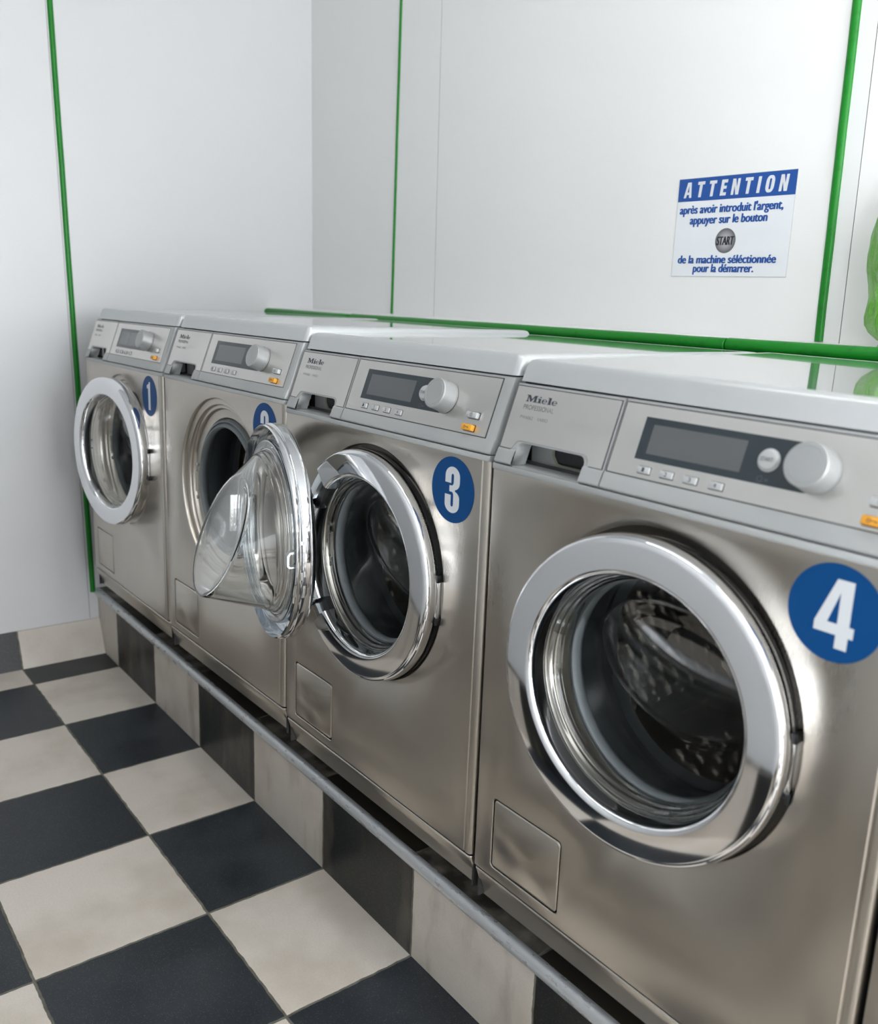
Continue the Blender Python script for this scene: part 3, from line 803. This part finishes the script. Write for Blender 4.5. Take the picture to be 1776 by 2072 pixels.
def machine(i):
    dx, dy, dz, rz, ry, rx = POSE[i]
    t = empty('washing_machine', LABEL[i], 'washing machine', 'washing machines in a row on the tiled plinth',
              ((i-1)*P_ + dx, dy, UP + dz), (rx, ry, rz), 'YXZ')
    part('casing', 'casing', t)
    for fx, fy in ((.06,.16), (.535,.16), (.06,.60), (.535,.60)):
        part('foot', 'foot', t, (fx, fy, -dz - (fy*rx*1.0 - fx*ry)))
    fp = part('front_panel', 'front_panel', t); part('service_flap', 'service_flap', t)
    part('trim_strip', 'trim_strip', t); part('kick_panel', 'kick_panel', t)
    dd = part('detergent_drawer', 'detergent_drawer', t); part('drawer_plate', 'drawer_plate', dd); part('grip_hollow', 'grip_hollow', dd); part('lettering', 'lettering', dd, label='dark maker\'s lettering, partly worn off')
    cp = part('control_panel', 'control_panel', t); part('control_plate', 'control_plate', cp); part('display_window', 'display_window', cp); part('screen', 'screen', cp)
    for n in range(1, 5): part('program_button', 'program_button_%d' % n, cp)
    part('start_button', 'start_button', cp); part('selector_knob', 'selector_knob', cp); part('power_button', 'power_button', cp); part('key_button', 'key_button', cp, label='orange button with a key symbol')
    l = part('lid', 'lid', t); part('lid_panel', 'lid_panel', l, label='glossy reflective top plate')
    g = part('gasket', 'gasket', t); part('bellows', 'bellows', g, label='dark inner rubber')
    d = part('drum', 'drum', t)
    for k in range(3): part('lifter', 'lifter_%d' % k, d)
    part('lock_catch', 'lock_catch', t)
    if i <= 4:
        s = part('number_sticker', 'number_sticker', t, label='round blue sticker'); part('numeral', 'numeral_%d' % i, s, label='white figure %d' % i)
    # door: hinge on the right; a = opening angle
    a = {1: .1267, 2: PI - (PI - 2.9161), 3: .012, 4: .0658, 5: .01}[i]
    hx, hy = .2975 + .2125, 0.
    door = part('door', 'door_ring_gap' if i == 3 else 'door_ring', t)
    if i == 2:
        # fully opened: centre of the porthole and its axes were measured
        u_ = Vector((-math.cos(a), -math.sin(a), 0)); nn = Vector((math.sin(a), -math.cos(a), 0))
        door.location = Vector((.6752, -.0768, .4032)) + nn*.006
        door.rotation_euler = (0, 0, a)
    else:
        cx, cy = {1: (.3050, -.003), 3: (.2900, .0), 4: (.2925, .002), 5: (.2975, 0)}[i]
        v = Vector((cx-hx, cy-hy, 0)); v.rotate(Matrix.Rotation(a, 3, 'Z'))
        door.location = Vector((hx, hy, {1: .4020, 3: .3975, 4: .3985}.get(i, DZ))) + v
        door.rotation_euler = (0, 0, a)
    part('rear_frame', 'rear_frame_bright' if i < 3 else 'rear_frame', door); part('glass_bowl', 'glass_bowl', door); part('door_liner', 'door_liner', door); part('locking_hook', 'locking_hook', door); part('hinge', 'hinge', door)
    if i == 3:
        part('door_handle', 'door_handle', door); part('handle_recess', 'handle_recess', door, label='black recess of the door handle')
    return t
for i in (1, 2, 3, 4, 5): machine(i)

# ================================================================== notice on the wall
nt = empty('notice', 'blue and white French notice with a printed grey START button on the back wall', 'notice')
room(nt)
NX0, NX1, NZ0, NZ1, NB = 1.4368, 1.7280, 1.2801, 1.4881, 1.4402
def nf(h): return lambda u, v: (u, YB - h, v)
bm = bmesh.new(); box(bm, NX0, NX1, YB-.0012, YB-.0001, NZ0, NZ1); link('sheet', bm, mat('notice_sheet', (.80, .83, .86), .35), nt)
bm = bmesh.new(); fill(bm, [[(NX0+.0002, NB), (NX1-.0002, NB), (NX1-.0002, NZ1-.0002), (NX0+.0002, NZ1-.0002)]], nf(.0015)); 
SB = mat('sign_blue', (.012, .080, .33), .38); hb = link('header_band', bm, SB, nt)
bm = bmesh.new(); fill(bm, [[(NX0-.0004, NZ0-.0004), (NX1+.0004, NZ0-.0004), (NX1+.0004, NZ1+.0004), (NX0-.0004, NZ1+.0004)], [(NX0+.0001, NZ0+.0001), (NX1-.0001, NZ0+.0001), (NX1-.0001, NZ1-.0001), (NX0+.0001, NZ1-.0001)]], nf(.0013))
link('sheet_edge_shadow', bm, mat('edge_shadow_grey', (.36, .37, .37), .6), nt)  # grey border painted as the shadow of the sheet's thickness
# heading in heavy condensed capitals
CAP = {'A': ([[(0,0),(.28,0),(.32,.20),(.58,.20),(.62,0),(.90,0),(.66,1),(.24,1)], [(.36,.36),(.54,.36),(.45,.80)]], .90),
       'T': ([[(.24,0),(.56,0),(.56,.80),(.80,.80),(.80,1),(0,1),(0,.80),(.24,.80)]], .80),
       'E': ([[(0,0),(.66,0),(.66,.20),(.31,.20),(.31,.42),(.62,.42),(.62,.61),(.31,.61),(.31,.80),(.66,.80),(.66,1),(0,1)]], .66),
       'N': ([[(0,0),(.28,0),(.28,.55),(.50,0),(.82,0),(.82,1),(.54,1),(.54,.48),(.32,1),(0,1)]], .82),
       'I': ([[(0,0),(.32,0),(.32,1),(0,1)]], .32),
       'O': ([rrect(0,.86,-.015,1.015,.36,7), rrect(.33,.53,.17,.83,.095,6)], .86)}
bm = bmesh.new()
starts = {0: .018, 1: .123, 2: .222, 3: .321, 4: .425, 5: .545, 6: .653, 7: .735, 8: .858}
WN = NX1-NX0
lens = .0282
pos = [.0165+NX0]
tot = sum(CAP[c][1] for c in 'ATTENTION'); k = .036
avail = .2560; wsc = .0232; sp = (avail - tot*wsc)/8
x = NX0 + .0150
for ch in 'ATTENTION':
    lps, wd = CAP[ch]
    fill(bm, [[(x + a*wsc + b*.0035, 1.4478 + b*.0325) for a, b in lp] for lp in lps], nf(.0018)); x += wd*wsc + sp
link('heading', bm, WHITEV, hb)
def line(s, u0, u1, zb, xh=.0125, shear=.06):
    # letters thickened by overlapping shifted copies; baseline zb
    bm = bmesh.new()
    vs, fs = text_mesh(s, .0, shear)
    a0 = min(v[0] for v in vs); a1 = max(v[0] for v in vs); kz = xh/.70; ku = (u1-u0)/(a1-a0)
    for n, (dx, dz) in enumerate(((-.055, .006), (-.028, .014), (0, -.014), (.028, .014), (.055, -.006))):
        V = [bm.verts.new(Vector((u0+(p-a0+dx)*ku, YB-.0017-.00003*n, zb+(q+dz)*kz))) for p, q in vs]
        for p in fs:
            try: bm.faces.new([V[i] for i in p])
            except ValueError: pass
    link('instruction_line', bm, SB, nt)
line("après avoir introduit l'argent,", NX0+.0090, NX0+.2670, 1.4140, .0178)
line("appuyer sur le bouton", NX0+.0390, NX0+.2330, 1.3915, .0178)
line("de la machine séléctionnée", NX0+.0160, NX0+.2640, 1.3080, .0172)
line("pour la démarrer.", NX0+.0590, NX0+.2130, 1.2892, .0172)
pb = mat('printed_button', (.5, .5, .5), .4)
lv = nd(pb, 'ShaderNodeVectorMath', operation='LENGTH'); tcn = nd(pb, 'ShaderNodeTexCoord'); lk(pb, tcn.outputs['Object'], lv.inputs[0])
lk(pb, mix(pb, ramp(pb, lv.outputs['Value'], .006, .026), (.50, .50, .54), (.10, .10, .10)), bs(pb).inputs['Base Color'])
bm = bmesh.new(); fill(bm, [circ(0, 0, .0258, 60)], lambda u, v: (u, 0, v))
o = link('printed_start_button', bm, pb, nt, loc=(NX0+.1365, YB-.0016, 1.3545))
bm = bmesh.new()
for n, dx in enumerate((-.0009, -.0003, .0003, .0009)): text(bm, 'START', -.0215+dx, .0215+dx, -.0090, .0090, lambda u, v, n=n: (u, -.0004-.00002*n, v), shear=.12)
link('button_lettering', bm, mat('print_black', (.01, .01, .01), .5), o)

# ================================================================== green plastic bag on the ledge
BG = mat('green_plastic_film', (.105, .36, .035), .30, Subsurface_Weight=0.0)
bs(BG).inputs['Transmission Weight'].default_value = .12
nb = noise(BG, 38, 5, (1, 1, .45), .55, .6); nb2 = noise(BG, 240, 2)
lk(BG, mix(BG, ramp(BG, nb, .40, .66), (.13, .42, .035), (.30, .56, .20)), bs(BG).inputs['Base Color'])
bump(BG, mth(BG, 'ADD', nb, mth(BG, 'MULTIPLY', nb2, .12)), 1.0, .012)
bm = bmesh.new()
BX, BY, BZ = 2.036, .745, 1.162
rows = []
prof = [(0,.030),(.006,.052),(.019,.069),(.031,.077),(.045,.079),(.060,.078),(.080,.0755),(.100,.0775),(.124,.084),(.153,.087),(.185,.085),(.216,.079),(.245,.068),(.270,.050),(.290,.026),(.300,.008)]
fine = []
for (h0, r0), (h1, r1) in zip(prof, prof[1:]):
    for k in range(4): fine.append((h0+(h1-h0)*k/4, r0+(r1-r0)*k/4))
fine.append(prof[-1])
NN = 180
for h, r in fine:
    row = []
    for i in range(NN):
        a = 2*PI*i/NN
        k = 1 + .014*math.sin(5*a+h*20) + .010*math.sin(11*a - h*55) + .010*math.sin(23*a+h*90)*(1 if h < .12 else .3)
        row.append((BX + r*k*math.cos(a), BY + r*k*.78*math.sin(a), BZ + h))
    rows.append(row)
R = stack(bm, rows, close=True); bm.faces.new(R[0][::-1]); bm.faces.new(R[-1])
# knotted tail of the bag standing on the tube
rows = []
for h, r in ((-.0070,.026),(-.004,.024),(0,.022),(.006,.020)):
    rows.append([(BX-.030+ r*(1+.2*math.sin(3*a))*math.cos(a), BY + r*.8*math.sin(a), BZ + h) for a in [2*PI*i/24 for i in range(24)]])
R = stack(bm, rows, close=True); bm.faces.new(R[0][::-1]); bm.faces.new(R[-1])
o = room(link('plastic_bag', bm, BG, smooth=60)); tag(o, 'filled green plastic bag on the white ledge, cut by the right edge of the photo', 'bag')

# ================================================================== ceiling lamps
TUBE = mat('lamp_tube', (1, 1, 1), .5); bs(TUBE).inputs['Emission Color'].default_value = (1.0, .985, .95, 1); bs(TUBE).inputs['Emission Strength'].default_value = 11.5
LB = mat('lamp_body', (.8, .8, .8), .4)
where = {(1.75, -.12): 'left one of the row of three', (3.35, -.12): 'middle one of the row of three', (4.95, -.12): 'right one of the row of three'}
for (x, y), d in where.items():
    t = empty('ceiling_lamp', 'white fluorescent ceiling lamp, ' + d, 'lamp', 'fluorescent ceiling lamps', (x, y, CEIL))
    bm = bmesh.new(); box(bm, -.62, .62, -.09, .09, -.05, -.001, 0, .004); link('lamp_housing', bm, LB, t)
    for dy in (-.045, .045):
        bm = bmesh.new()
        rows = [[(xx, dy + .014*math.cos(a), -.066 + .014*math.sin(a)) for a in [2*PI*i/12 for i in range(12)]] for xx in (-.6, .6)]
        R = stack(bm, rows, close=True); bm.faces.new(R[0][::-1]); bm.faces.new(R[-1])
        link('lamp_tube', bm, TUBE, t, smooth=50)
